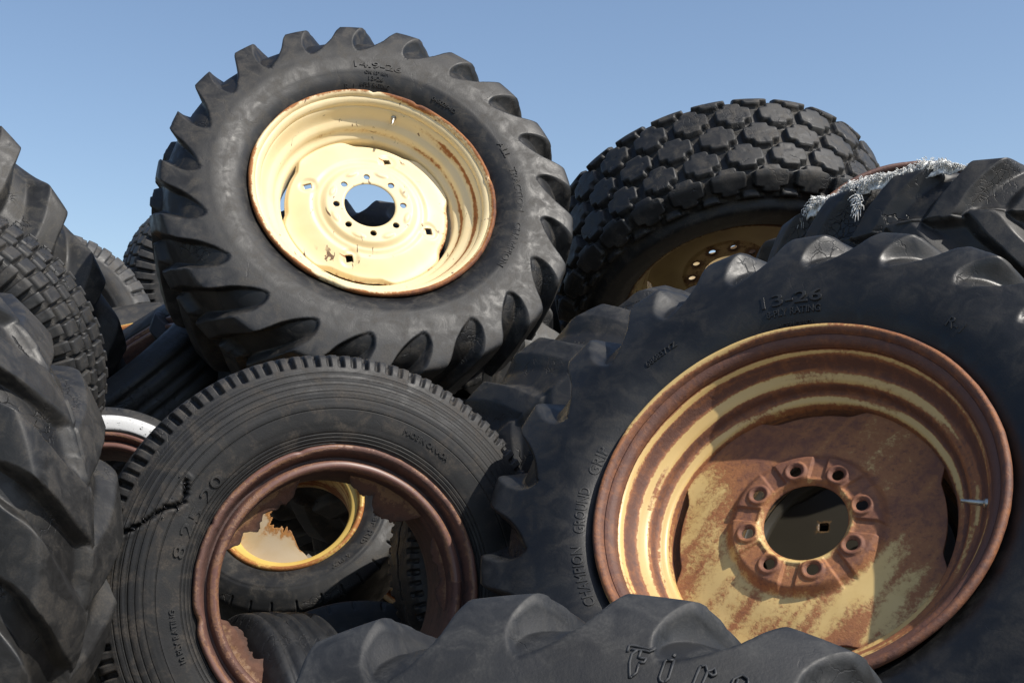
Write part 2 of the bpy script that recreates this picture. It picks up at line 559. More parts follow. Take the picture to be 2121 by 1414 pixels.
def disc(name, mat, hub, edge_fn, z_fn, holes, rust_fn, nth=480, nr=80):
    th = np.arange(nth) / nth * 2 * PI
    k = np.linspace(0, 1, nr)
    E = edge_fn(th)
    Rr = hub + (E[:, None] - hub) * k[None]
    T = np.broadcast_to(th[:, None], Rr.shape)
    X, Y = Rr * np.cos(T), Rr * np.sin(T)
    keep = np.ones((nth, nr - 1), bool)
    i2 = (np.arange(nth) + 1) % nth
    cx = (X[:, :-1] + X[:, 1:] + X[i2][:, :-1] + X[i2][:, 1:]) / 4
    cy = (Y[:, :-1] + Y[:, 1:] + Y[i2][:, :-1] + Y[i2][:, 1:]) / 4
    hd = np.full(X.shape, 9.0)
    for (hx, hy, s, shape, rot) in holes:
        c, sn = math.cos(rot), math.sin(rot)
        def loc(x, y): return (x - hx) * c + (y - hy) * sn, -(x - hx) * sn + (y - hy) * c
        lx, ly = loc(cx, cy)
        ins = (np.hypot(lx, ly) < s) if shape == 'o' else (np.maximum(np.abs(lx), np.abs(ly)) < s)
        keep &= ~ins
        # snap the rim of the hole onto its outline
        bad = np.zeros(X.shape, bool); good = np.zeros(X.shape, bool)
        for di in (0, 1):
            for dj in (0, 1):
                f = np.zeros(X.shape, bool)
                src = ins if di == 0 else np.roll(ins, 1, 0)
                if dj == 0: f[:, :-1] = src
                else: f[:, 1:] = src
                bad |= f
                g = np.zeros(X.shape, bool)
                src = (~ins) if di == 0 else np.roll(~ins, 1, 0)
                if dj == 0: g[:, :-1] = src
                else: g[:, 1:] = src
                good |= g
        bd = bad & good
        lx, ly = loc(X, Y)
        hd = np.minimum(hd, (np.hypot(lx, ly) - s) if shape == 'o' else (np.maximum(np.abs(lx), np.abs(ly)) - s))
        if shape == 'o':
            d = np.hypot(lx, ly) + 1e-9
            nx, ny = lx / d * s, ly / d * s
        else:
            d = np.maximum(np.abs(lx), np.abs(ly)) + 1e-9
            nx, ny = lx / d * s, ly / d * s
        wx, wy = hx + nx * c - ny * sn, hy + nx * sn + ny * c
        X = np.where(bd, wx, X); Y = np.where(bd, wy, Y)
    R2 = np.hypot(X, Y); T2 = np.arctan2(Y, X)
    Z = z_fn(R2, T2, X, Y, E[:, None])
    V = np.stack([X, Y, Z], -1)
    ru = rust_fn(R2, T2, X, Y, hd, E[:, None] - R2)
    return grid_mesh(name, V, True, False, dict(rust=np.clip(ru, -.5, 1.5)), face_keep=keep, mats=[mat])


def solidify(o, th, off=-1):
    m = o.modifiers.new('thickness', 'SOLIDIFY'); m.thickness = th; m.offset = off; m.use_even_offset = False
    return o


def turned(name, prof, mat, n=20):
    prof = np.array(prof, float)
    th = np.arange(n) / n * 2 * PI
    V = np.stack([prof[None, :, 0] * np.cos(th)[:, None], prof[None, :, 0] * np.sin(th)[:, None], np.broadcast_to(prof[:, 1], (n, len(prof)))], -1)
    me = grid_mesh(name, V, True, False, mats=[mat])
    me.set_sharp_from_angle(angle=math.radians(40))
    return me


# ------------------------------------------------------------------ moulded lettering
def lettering(items, pr, R, rb, W, mat, parent, space=1.0, rise=.002):
    """items: (text, cap height, baseline radius, centre angle in degrees[, width factor]); clockwise, tops outward"""
    for it in items:
        txt, size, rad, ang = it[:4]
        cu = bpy.data.curves.new('lettering', 'FONT')
        cu.body = txt; cu.size = size * 1.38; cu.align_x = 'CENTER'; cu.extrude = rise; cu.bevel_depth = size * .018
        cu.space_character = space; cu.resolution_u = 3
        o = bpy.data.objects.new('lettering', cu); COL.objects.link(o)
        src = o.to_mesh()
        co = np.empty(len(src.vertices) * 3); src.vertices.foreach_get('co', co); co = co.reshape(-1, 3)
        rr = rad + co[:, 1]
        wf = math.radians(it[4]) * (rad + size / 2) / max(co[:, 0].max() - co[:, 0].min(), 1e-6)
        xx = co[:, 0] - (co[:, 0].max() + co[:, 0].min()) / 2
        th = math.radians(ang) - xx * wf / (rad + size / 2)
        zz = side_z(pr, R, rb, W, rr) + co[:, 2]
        vs = np.stack([rr * np.cos(th), rr * np.sin(th), zz], -1).tolist()
        fs = [list(p.vertices) for p in src.polygons]
        o.to_mesh_clear()
        bpy.data.objects.remove(o); bpy.data.curves.remove(cu)
        me = bpy.data.meshes.new('lettering')
        me.from_pydata(vs, [], fs); me.materials.append(mat)
        at = me.attributes.new('wear', 'FLOAT', 'POINT'); at.data.foreach_set('value', np.full(len(vs), .75, np.float32))
        link('lettering', me, parent)


def tubes(paths, rad, n=5):
    """round-section strands; each path is a list of (x, y, z[, r])"""
    vs, fs = [], []
    for p in paths:
        p = [np.array(q, float) for q in p]
        b0 = len(vs)
        for i, q in enumerate(p):
            d = p[min(i + 1, len(p) - 1)][:3] - p[max(i - 1, 0)][:3]
            d = d / (np.linalg.norm(d) + 1e-9)
            u = np.cross(d, [.3, .2, .93]); u /= np.linalg.norm(u) + 1e-9
            w = np.cross(d, u)
            rr = q[3] if len(q) > 3 else rad
            for k in range(n):
                a = 2 * PI * k / n
                vs.append((q[:3] + rr * (math.cos(a) * u + math.sin(a) * w)).tolist())
        for i in range(len(p) - 1):
            for k in range(n):
                k2 = (k + 1) % n
                fs.append((b0 + i * n + k, b0 + i * n + k2, b0 + (i + 1) * n + k2, b0 + (i + 1) * n + k))
        fs.append(tuple(b0 + k for k in range(n))[::-1])
        fs.append(tuple(b0 + (len(p) - 1) * n + k for k in range(n)))
    return vs, fs


def mesh_from(name, vs, fs, mat, smooth=True):
    me = bpy.data.meshes.new(name); me.from_pydata(vs, [], fs); me.materials.append(mat)
    if smooth: me.polygons.foreach_set('use_smooth', np.ones(len(me.polygons), bool))
    me.update()
    return me


# ------------------------------------------------------------------ rims
M_steel = simple('valve_brass', (.45, .43, .38), .35, .9)
M_black_rubber = simple('valve_rubber', (.02, .02, .021), .5)

TR_PROF = [(.350, -.014, 0.9), (.3565, -.009, 0.75), (.3585, -.004, 0.6), (.3565, .000, 0.45), (.3520, -.004, 0.3), (.3480, -.0130, 0.25), (.3395, -.0165, 0.3), (.3340, -.0225, 0.3), (.3315, -.0340, 0.2), (.328, -.037, 0.05), (.3255, -.041, 0.1), (.322, -.048, 0.3), (.318, -.057, 0.4), (.313, -.066, 0.35), (.308, -.072, 0.1), (.299, -.0775, 0.0), (.291, -.083, 0.05), (.287, -.091, 0.3), (.2845, -.100, 0.35), (.280, -.107, 0.25), (.273, -.112, 0.1), (.266, -.116, 0.1), (.263, -.125, 0.25), (.262, -.16, 0.3), (.262, -.2, 0.3), (.29, -.23, 0.3), (.318, -.245, 0.3), (.322, -.28, 0.3), (.34, -.31, 0.3), (.352, -.325, 0.3)]


def valve(parent, ang, r, z, tilt):
    s = turned('valve_stem', [(.0001, .046), (.003, .046), (.0034, .044), (.0034, .034), (.0042, .033), (.0042, .022), (.0052, .02), (.0052, .012), (.0085, .009), (.0095, .0), (.0095, -.006)], M_steel, 16)
    o = link('valve_stem', s, parent)
    # points inward and towards the face
    d = Vector((-math.cos(ang) * math.cos(tilt), -math.sin(ang) * math.cos(tilt), math.sin(tilt)))
    o.matrix_local = Matrix.Translation((r * math.cos(ang), r * math.sin(ang), z)) @ d.to_track_quat('Z', 'Y').to_matrix().to_4x4()
    return o


def scallop(th, r_on, r_off, a0, half=22):
    a = (np.degrees(th) - a0 + 45) % 90 - 45
    return r_on - (r_on - r_off) * sstep(half + 7, half - 5, np.abs(a))


# ================================================================== THE HEAP
TR_RINGS = [(.50, .007, -.0014), (.06, .02, .003)]

# ---- wheel with the cream rim, on top of the heap
n1 = (.276, .481, .832)
Mw1 = pose(0, 0, 0, n1, off=.165, flange=(-.396, .444, -3.71))
w1 = empty('tractor_wheel', Mw1, 'big tractor wheel with bright cream rim leaning on top of the heap', 'wheel')
R1, RB1, W1 = .622, .338, .190
rub1 = rubber('rubber_lug_dusty', 11, base=.012, grey=.036, dust_amt=.38, rough=.52)
ty = link('tyre', make_tyre('tyre', rub1, R1, RB1, W1, 'lug', 3, wtop=.155, wbase=.275, phase=math.radians(99), rings=TR_RINGS + [(.30, .01, .001)]), w1)
lettering([('14.9-26', .022, .432, 83.5, 19), ('ON 13" RIM', .010, .412, 84, 10), ('13-26', .012, .394, 84, 6.5), ('6-PLY RATING', .011, .376, 84.5, 13.5), ('R-1', .016, .366, 96, 4.7),
           ('0-50294D', .012, .392, 52, 12.3),
           ('ALL', .021, .424, 19.5, 7.5), ('TRACTION', .021, .421, 0, 21.4), ('CHAMPION', .021, .418, -27.7, 23)], P_TRACTOR, R1, RB1, W1, rub1, ty)
CREAM = (.79, .65, .39)
cream = rustpaint('cream_paint_chipped', 5, CREAM, (.77, .62, .35), bias=-.02, flecks=.9)


def w1_barrel_rust(T, R, Z, RU):
    right = .5 + .5 * np.cos(T + .1)
    low = .5 + .5 * np.cos(T - math.radians(-60))
    lip = sstep(-.02, -.002, Z) * (R > .335)
    ru = RU * (.30 + .35 * right ** 2) + .34 * sstep(.354, .3575, R) * (Z > -.02)
    ru = ru + lip * (.12 + .06 * right + .16 * low ** 3 + .35 * np.exp(-((T - math.radians(62)) / .22) ** 2))
    ru = ru + .45 * np.exp(-((Z + .055) / .010) ** 2) * right ** 2
    ru = ru + .35 * np.exp(-((Z + .098) / .012) ** 2) * (.4 + .6 * right)
    return ru - .03


rim = solidify(link('rim', lathe('rim', [(r, z + .165, u) for r, z, u in TR_PROF], cream, 300, .0022, 2,
                                 lambda T, R, Z, RU: w1_barrel_rust(T, R, Z - .165, RU),
                                 dent=[(math.radians(85), .03, -.004, -.004), (math.radians(63), .025, -.004, -.003), (math.radians(244), .12, -.006, -.004), (math.radians(8), .03, -.003, 0)]), w1), .005)
bolts1 = [(.100 * math.cos(math.radians(90 + 45 * k)), .100 * math.sin(math.radians(90 + 45 * k)), .0098, 'o', 0) for k in range(8)]
sq1 = [(.190 * math.cos(math.radians(67 + 90 * k)), .190 * math.sin(math.radians(67 + 90 * k)), .0105, 's', math.radians(8)) for k in range(4)]


def z_w1(R, T, X, Y, E):
    z = .165 - .118 + .022 * sstep(.25, .16, R)
    z = z + .012 * sstep(.148, .127, R) - .004 * sstep(.150, .165, R) * sstep(.18, .165, R)
    z = z - .006 * sstep(.082, .070, R)
    for k in range(8):          # pressed dimples between the bolts
        a = math.radians(112.5 + 45 * k)
        d = np.hypot((X - .116 * math.cos(a)) * math.cos(a) + (Y - .116 * math.sin(a)) * math.sin(a), .45 * (-(X - .116 * math.cos(a)) * math.sin(a) + (Y - .116 * math.sin(a)) * math.cos(a)))
        z = z + .0035 * sstep(.011, .004, d)
    for hx, hy, *_ in sq1:
        d = np.hypot(X - hx, Y - hy)
        z = z - .005 * sstep(.032, .018, d)
    return z + .0012 * fbm(np.stack([X, Y, 0 * X], -1), 12, 4, 2) - .012 * sstep(.012, 0, E - R)


def ru_w1(R, T, X, Y, hd, ed):
    P = np.stack([X, Y, 0 * X], -1)
    ru = .34 * np.exp(-hd / .003) + .30 * np.exp(-ed / .006)
    ru = ru + .30 * np.exp(-ed / .03) * (.5 + .5 * np.cos(T + .3)) ** 2
    for hx, hy, *_ in sq1:       # rust run from each square hole
        lx, ly = X - hx, Y - hy
        u, w = -lx * .9 + ly * .42, lx * .42 + ly * .9
        ru = ru + .42 * np.exp(-(w / (.003 + .001 * 0)) ** 2) * sstep(.0, .012, u) * sstep(.055, .02, u)
    ru = ru + .20 * sstep(.35, .62, fbm(P, 55, 8, 3)) * (R > .15) + .16 * sstep(.1, .5, fbm(P, 40, 9, 2)) * (R < .14)
    ru = ru + .30 * np.exp(-(R - .07) / .006) * (R < .1)
    return ru - .05


solidify(link('wheel_disc', disc('wheel_disc', cream, .0755, lambda th: scallop(th, .2655, .246, 75), z_w1, bolts1 + sq1, ru_w1), w1), .007)
valve(w1, math.radians(72), .322, .165 - .052, math.radians(18))

# ---- wheel with the rusty rim, right foreground
n2 = (-.428, .612, .665)
Mw2 = pose(0, 0, 0, n2, off=.165, flange=(.473, -.253, -2.195))
w2 = empty('tractor_wheel', Mw2, 'largest tractor wheel in the right foreground with deep rusty brown rim', 'wheel')
R2, RB2, W2 = .605, .340, .182
rub2 = rubber('rubber_lug_dark', 23, base=.009, grey=.034, dust_amt=.10, rough=.46, tint=(.97, 1.01, 1.04), cracks=.45)
ty = link('tyre', make_tyre('tyre', rub2, R2, RB2, W2, 'lug', 8, wtop=.14, wbase=.32, wearh=1.08, phase=math.radians(72), rings=TR_RINGS), w2)
lettering([('13-26', .025, .412, 101.5, 16), ('8-PLY RATING', .013, .392, 101.3, 15), ('MADE IN CANADA', .008, .371, 101, 10.4), ('R-1', .020, .408, 56.6, 4.8), ('686837YZ', .012, .418, 139, 9.8),
           ('CHAMPION', .018, .385, 212, 19), ('GROUND', .018, .380, 191, 14.5), ('GRIP', .018, .376, 174.7, 9)], P_TRACTOR, R2, RB2, W2, rub2, ty)
OCHRE = (.62, .42, .155)
rusty_disc = rustpaint('rusted_wheel_disc', 10, (.66, .47, .19), (.60, .41, .15), rust1=(.33, .135, .052), rust2=(.17, .070, .042), rough=.45, gloss=.45, fw=.70, wide=.05)
rusty = rustpaint('rusted_cream_rim', 9, OCHRE, (.66, .46, .18), rust1=(.30, .115, .042), rust2=(.115, .050, .034), rough=.40, gloss=.5, fw=.66, wide=.03)
RIM2 = [(.350, -.014, 0.9), (.3565, -.009, 0.8), (.3585, -.004, 0.45), (.3565, .000, 0.4), (.3520, -.004, 0.7), (.3480, -.0130, 0.9), (.3395, -.0165, 1.0), (.3340, -.0225, 1.0), (.3315, -.0340, 0.75), (.328, -.037, 0.1), (.3255, -.041, 0.16), (.322, -.048, 0.8), (.318, -.057, 1.0), (.313, -.066, 0.95), (.308, -.072, 0.3), (.299, -.0775, 0.02), (.291, -.083, 0.1), (.287, -.091, 0.75), (.2845, -.100, 0.95), (.280, -.107, 0.6), (.273, -.112, 0.05), (.266, -.116, 0.15), (.263, -.125, 0.5), (.262, -.16, 0.7), (.262, -.2, 0.7), (.29, -.23, 0.7), (.318, -.245, 0.7), (.322, -.28, 0.7), (.34, -.31, 0.7), (.352, -.325, 0.7)]


def w2_barrel_rust(T, R, Z, RU):
    left = .5 + .5 * np.cos(T - math.radians(175))
    return RU + .26 * (1 - left) + .10 + .30 * vnoise(np.stack([T * 2.3, Z * 260, 0 * T], -1), 1.0, 77) * (RU < .6)


rim = solidify(link('rim', lathe('rim', [(r, z + .165, u) for r, z, u in RIM2], rusty, 360, .0016, 12,
                                 lambda T, R, Z, RU: w2_barrel_rust(T, R, Z, RU)), w2), .005)
bolts2 = [(.1035 * math.cos(math.radians(66 + 45 * k)), .1035 * math.sin(math.radians(66 + 45 * k)), .0105, 'o', 0) for k in range(8)]


def z_w2(R, T, X, Y, E):
    z = .165 - .126 + .010 * sstep(.25, .15, R)
    z = z + .017 * sstep(.150, .128, R) - .012 * sstep(.088, .074, R)
    for k in range(8):
        a = math.radians(66 + 45 * k)
        hx, hy = .1035 * math.cos(a), .1035 * math.sin(a)
        d = np.hypot(X - hx, Y - hy)
        z = z + .004 * sstep(.023, .018, d) - .0045 * sstep(.0165, .0105, d)
        b = a + math.radians(22.5)                       # pressed channels between the bolts
        lx = (X * math.cos(b) + Y * math.sin(b)); ly = (-X * math.sin(b) + Y * math.cos(b))
        z = z - .0055 * sstep(.016, .011, np.abs(ly)) * sstep(.082, .092, lx) * sstep(.152, .135, lx)
    return z + .0012 * fbm(np.stack([X, Y, 0 * X], -1), 10, 14, 2)


def ru_w2(R, T, X, Y, hd, ed):
    ca, sa = math.cos(math.radians(-118)), math.sin(math.radians(-118))
    u, w = X * ca + Y * sa, -X * sa + Y * ca              # runs from the hub to lower left
    st = vnoise(np.stack([u * 5, w * 46, 0 * u], -1), 1, 31) * .24 + vnoise(np.stack([u * 11, w * 110, 0 * u], -1), 1, 32) * .12
    big = fbm(np.stack([X, Y, 0 * X], -1), 6, 33, 3) * .16
    ang = np.degrees(T)
    up = sstep(-.07, .11, Y * .95 + X * .30)              # rust takes the whole upper right
    ru = .34 + .8 * st + big + .42 * up
    ru = ru + .34 * sstep(.155, .13, R) * (1 - .5 * sstep(.1, -.2, w)) + .5 * np.exp(-hd / .006) - .30 * np.exp(-((R - .083) / .007) ** 2)
    ru = ru + .25 * np.exp(-ed / .008)
    return ru


solidify(link('wheel_disc', disc('wheel_disc', rusty_disc, .076, lambda th: scallop(th, .264, .240, 10, 20), z_w2, bolts2, ru_w2, 540, 90), w2), .007)
valve(w2, math.radians(5), .322, .165 - .052, math.radians(14))

# ---- worn truck tyre with broken rim, centre foreground
n3 = (.363, .198, .91)
Mc = pose(0, 0, 0, n3, off=.100, flange=(-.33, -.478, -2.473))
w3 = empty('truck_wheel', Mc, 'truck tyre with torn sidewall and rusted out broken rim in the centre foreground', 'wheel')
R3, RB3, W3 = .468, .262, .112
rub3 = rubber('rubber_truck_brown', 31, base=.015, grey=.044, dust=(.12, .097, .074), dust_amt=.38, rough=.6, tear=True, lines=(.285, .290, .297, .304, .350, .372, .386, .399, .412, .425), tint=(1.03, 1.0, .97), cracks=.35)
tearline = [(r * math.cos(math.radians(t)), r * math.sin(math.radians(t))) for r, t in ((.452, 163.5), (.439, 162.9), (.418, 161.3), (.399, 158.8), (.381, 155.1), (.367, 151.9), (.355, 151.0), (.345, 148.5), (.355, 144.5), (.362, 142.5))]
ringsC = [(.62, .012, -.0018), (.69, .012, -.0018), (.76, .012, -.0018), (.55, .012, -.0014), (.83, .010, -.0018), (.07, .012, .0022), (.12, .012, .0022), (.17, .012, .0022), (.22, .012, .0018), (.45, .010, .0012)]
ty = link('tyre', make_tyre('tyre', rub3, R3, RB3, W3, 'truck', 5, nlug=112, per=13, rings=ringsC, tear=tearline, nv_half=90), w3)
lettering([('8', .022, .306, 163.5, 4.6), ('2', .022, .306, 155.8, 4.6), ('5', .022, .303, 150.1, 4.6), ('2', .022, .306, 142.2, 4.6), ('0', .022, .307, 137.1, 4.6),
           ('10 PLY RATING', .011, .315, 191.5, 17.6), ('MADE IN CANADA', .011, .328, 55.6, 18.5)], P_ROUND, R3, RB3, W3, rub3, ty, rise=.003)
shards = []
rg = random.Random(4)
for k in range(14):
    f = rg.random() ** .7
    i = min(int(f * (len(tearline) - 1)), len(tearline) - 2)
    g = f * (len(tearline) - 1) - i
    x = tearline[i][0] * (1 - g) + tearline[i + 1][0] * g
    y = tearline[i][1] * (1 - g) + tearline[i + 1][1] * g
    r = math.hypot(x, y)
    z = float(side_z(P_ROUND, R3, RB3, W3, r))
    L = rg.uniform(.006, .022) * (1.1 if f > .75 else .6)
    a = rg.uniform(0, 2 * PI) if f < .7 else rg.gauss(2.0, .5)
    shards.append([(x + L * q * math.cos(a) + rg.gauss(0, .002), y + L * q * math.sin(a) + rg.gauss(0, .002), z - .010 + .017 * q * rg.uniform(.5, 1), .0022 * (1 - .7 * q) + .0006) for q in (0, .3, .6, 1)])
M_gloss = simple('fresh_torn_rubber', (.012, .012, .013), .22)
link('torn_rubber', mesh_from('torn_rubber', *tubes(shards, .003, 5), M_gloss), ty)
redrust = rustpaint('red_brown_rust', 17, (.145, .068, .052), (.17, .088, .068), rust1=(.115, .054, .040), rust2=(.050, .029, .026), bias=.06, rough=.42, gloss=.5, fw=.7, fine=90.)
CPROF = [(.262, -.020, .6), (.272, -.013, .6), (.2765, -.005, .3), (.2755, .001, .2), (.2715, .000, .4), (.267, -.008, .6), (.263, -.020, .7), (.258, -.027, .9), (.251, -.027, .9),
         (.2475, -.020, .5), (.2445, -.013, .25), (.2395, -.0115, .2), (.2355, -.0155, .4), (.2335, -.024, .6), (.2320, -.036, .7), (.2305, -.055, .7), (.229, -.09, .7), (.229, -.14, .7),
         (.232, -.165, .7), (.245, -.18, .7), (.258, -.185, .7), (.270, -.197, .7), (.274, -.205, .7)]
solidify(link('rim', lathe('rim', [(r, z + .1, u) for r, z, u in CPROF], redrust, 300, .0022, 21,
                           dent=[(math.radians(188), .05, -.006, -.004), (math.radians(150), .02, -.003, 0), (math.radians(104), .03, -.002, -.002)]), w3), .004)
# what is left of its disc: ragged lengths of plate hanging on the ring
M_orange = rustpaint('orange_rust_plate', 19, (.11, .058, .038), (.09, .05, .036), rust1=(.10, .045, .027), rust2=(.045, .027, .022), bias=.12, rough=.55)
for a0, a1, wd, seed in ((105, 157, .040, 1), (36, 80, .050, 2), (190, 234, .046, 3), (345, 24, .022, 4)):
    if a1 < a0: a1 += 360
    nn = 90
    th = np.radians(np.linspace(a0, a1, nn))
    k = np.linspace(0, 1, 16)
    e = np.sin(np.linspace(0, PI, nn)) ** .35
    nzz = np.array([fbm(np.array([[t * 1.0, 0, seed]]), 7, seed, 5)[0] for t in th])
    width = wd * e * (1 + .30 * nzz)
    RR = .2345 - width[:, None] * k[None]
    ZZ = .1 - .045 - .9 * (.2345 - RR) ** 1.15 * .9
    V = np.stack([RR * np.cos(th)[:, None], RR * np.sin(th)[:, None], ZZ], -1)
    V = V + .0015 * fbm(V, 60, seed, 2)[..., None]
    me = grid_mesh('broken_plate', V, False, False, dict(rust=np.broadcast_to(.25 + .5 * k[None] ** 2, RR.shape).copy()), mats=[M_orange])
    solidify(link('broken_plate', me, w3), .005, 0)

# ---- wheel seen through the broken rim: yellow rim, torn disc
nq = (-.025, .664, .748)
Mq = pose(0, 0, 0, nq, off=.085, flange=(-.683 * .86, -.506 * .86, -3.935 * .86))
wq = empty('front_wheel', Mq, 'small bald wheel with yellow rusty rim seen through the broken truck rim', 'wheel')
RQ, RBQ, WQ = .312, .186, .10
rubq = rubber('rubber_bald_grey', 41, base=.024, grey=.06, dust=(.13, .11, .085), dust_amt=.35)
ty = link('tyre', make_tyre('tyre', rubq, RQ, RBQ, WQ, 'smooth', 6, nlug=32, per=26, rings=[(.50, .012, .0014), (.56, .012, -.001), (.1, .02, .002)]), wq)
lettering([('Super Rib', .017, .232, -14, 34), ('6 PLY', .012, .230, -48, 14)], P_ROUND, RQ, RBQ, WQ, rubq, ty)
yel = rustpaint('yellow_paint_rusty', 27, (.66, .47, .13), (.62, .42, .11), rust1=(.34, .13, .035), rust2=(.12, .048, .022))
QPROF = [(.184, -.012, .7), (.191, -.007, .7), (.1935, -.002, .5), (.191, .001, .5), (.187, -.002, .45), (.183, -.010, .6), (.178, -.016, .1), (.170, -.019, .0), (.164, -.022, .1), (.159, -.032, .35),
         (.155, -.05, .4), (.152, -.07, .5), (.152, -.11, .5), (.165, -.14, .5), (.175, -.155, .6), (.19, -.168, .7)]
solidify(link('rim', lathe('rim', [(r, z + .085, u) for r, z, u in QPROF], yel, 200, .0012, 22), wq), .004)
nn = 120
th = np.radians(np.linspace(82, 302, nn))
nzz = np.array([fbm(np.array([[t, 0, 2.]]), 8, 5, 4)[0] for t in th])
k = np.linspace(0, 1, 26)
inner = .055 + .009 * nzz + .11 * (sstep(math.radians(104), math.radians(82), th) + sstep(math.radians(275), math.radians(302), th))
RR = .153 - (.153 - np.clip(inner, .02, .150))[:, None] * k[None]
ZZ = .085 - .058 + .030 * ((.153 - RR) / .1) ** 1.2
V = np.stack([RR * np.cos(th)[:, None], RR * np.sin(th)[:, None], ZZ], -1)
M_plate = rustpaint('pale_plate_rust', 29, (.50, .42, .30), (.46, .36, .22), rust1=(.36, .17, .05), rust2=(.14, .06, .03))
solidify(link('broken_plate', grid_mesh('broken_plate', V, False, False, dict(rust=.10 + .45 * np.broadcast_to(k[None] ** 4, RR.shape) + .45 * fbm(V, 16, 61, 3) + 0 * RR), mats=[M_plate]), wq), .004, 0)

# ---- turf tyre with block tread, behind on the right
Md = pose(1498, 540, 4.70, (.10, -.78, .61))
wd_ = empty('turf_wheel', Md, 'wide wheel with rows of cross shaped tread blocks behind on the right', 'wheel')
RD, RBD, WD = .632, .372, .235
rubd = rubber('rubber_turf', 51, base=.016, grey=.040, dust=(.12, .10, .075), dust_amt=.45, rough=.58)
link('tyre', make_tyre('tyre', rubd, RD, RBD, WD, 'turf', 9, nlug=27, per=44, nv_half=110, phase=.03), wd_)
yel2 = rustpaint('dull_yellow_paint', 37, (.36, .27, .12), (.30, .22, .10), rust1=(.14, .075, .035), rust2=(.06, .035, .022), bias=.06)
DP = [(r + .034, z + .19, u) for r, z, u in TR_PROF[:-7]] + [(.297, .03, .3), (.297, -.29, .3), (.35, -.31, .3), (.37, -.325, .4), (.39, -.335, .5)]
solidify(link('rim', lathe('rim', DP, yel2, 220, .0015, 24), wd_), .005)
boltd = [(.125 * math.cos(math.radians(20 + 36 * k)), .125 * math.sin(math.radians(20 + 36 * k)), .013, 'o', 0) for k in range(10)]
solidify(link('wheel_disc', disc('wheel_disc', yel2, .083, lambda th: scallop(th, .298, .275, 40), lambda R, T, X, Y, E: .025 + .02 * sstep(.28, .16, R) + .006 * sstep(.16, .145, R),
                                 boltd, lambda R, T, X, Y, hd, ed: .1 + .4 * np.exp(-hd / .008) + .3 * np.exp(-ed / .01) + .2 * (R < .16), 360, 50), wd_), .007)

# ---- tyre with the frayed cord, right edge
Me = pose(2050, 656, 3.30, (.08, .93, -.36))
we = empty('tractor_wheel', Me, 'cracked lug tyre at the right edge with frayed white cord along its torn shoulder', 'wheel')
RE, RBE, WE = .61, .338, .150
rube = rubber('rubber_lug_cracked', 61, base=.013, grey=.036, dust_amt=.22, rough=.5, cracks=1.0, crack_scale=55)
ty = link('tyre', make_tyre('tyre', rube, RE, RBE, WE, 'lug', 13, phase=math.radians(5), wearh=.95), we)
solidify(link('rim', lathe('rim', [(r, z + .165, u) for r, z, u in RIM2], redrust, 220, .0015, 33), we), .005)
# a bare rim leaning behind it
lr = solidify(link('loose_rim', lathe('loose_rim', [(r * 1.26, z + .1, u) for r, z, u in RIM2], redrust, 260, .0015, 36), None, pose(1925, 640, 3.95, (.0, .32, .93))), .006)
tag(lr, 'bare brown rim whose top edge shows behind the frayed tyre', 'rim')
M_cord = simple('frayed_cord', (.66, .66, .63), .9, 0, 120, .45)
str_ = []
rg = random.Random(12)
nn = 260
ang = np.radians(np.linspace(34, 79, nn))
hgt = np.array([.026 + .014 * fbm(np.array([[t * 1.0, .3, .7]]), 9, 71, 3)[0] + .006 * rg.random() for t in ang])
hgt = hgt * np.clip(np.minimum(np.arange(nn), nn - 1 - np.arange(nn)) / 25., .15, 1)
kk = np.linspace(0, 1, 6)
RR = .572 - .014 * kk[None] ** 1.5 + .004 * np.sin(ang * 90)[:, None]
ZZ = .118 + (hgt[:, None] + .012) * kk[None]
V = np.stack([RR * np.cos(ang)[:, None], RR * np.sin(ang)[:, None], ZZ], -1)
V = V + .002 * fbm(V, 80, 72, 2)[..., None]
solidify(link('torn_ply', grid_mesh('torn_ply', V, False, False, mats=[M_cord]), ty), .002, 0)
for k in range(800):
    f = rg.random()
    a = math.radians(34 + 45 * f)
    hh = float(np.interp(f, np.linspace(0, 1, nn), hgt))
    clump = .5 + .5 * math.sin(a * 61 + 2 * math.sin(a * 23))
    L = rg.uniform(.005, .026) * (.35 + .9 * clump)
    r0, z0 = .566 + rg.uniform(-.004, .008), .128 + hh * rg.uniform(.4, 1.05)
    da = rg.gauss(0, .012)
    up = rg.uniform(-.2, .25) if rg.random() < .88 else rg.uniform(.3, 1.0)
    p = []
    for q in (0, .35, .7, 1.0):
        rr = r0 + .010 * math.sin(min(q, .8) * 2.2) * rg.uniform(.7, 1.3)
        zz = z0 + L * (up * q - 1.1 * q * q)
        aa = a + da * q * q
        p.append((rr * math.cos(aa), rr * math.sin(aa), zz, .0011 * (1 - .4 * q)))
    str_.append(p)
for k in range(60):              # the cord hanging out of a cut across the shoulder
    f = rg.random()
    a = math.radians(53 + 2 * f + rg.gauss(0, .5))
    r0 = .575 + .022 * f
    z0 = .128 - .06 * f + rg.gauss(0, .004)
    L = rg.uniform(.008, .03)
    b = rg.uniform(0, 2 * PI)
    str_.append([((r0 + L * .55 * q) * math.cos(a + L * q * math.cos(b)), (r0 + L * .55 * q) * math.sin(a + L * q * math.cos(b)), z0 + L * q * math.sin(b) - L * q * q * .8, .0012) for q in (0, .4, .75, 1)])
link('frayed_cord', mesh_from('frayed_cord', *tubes(str_, .001, 3), M_cord), ty)

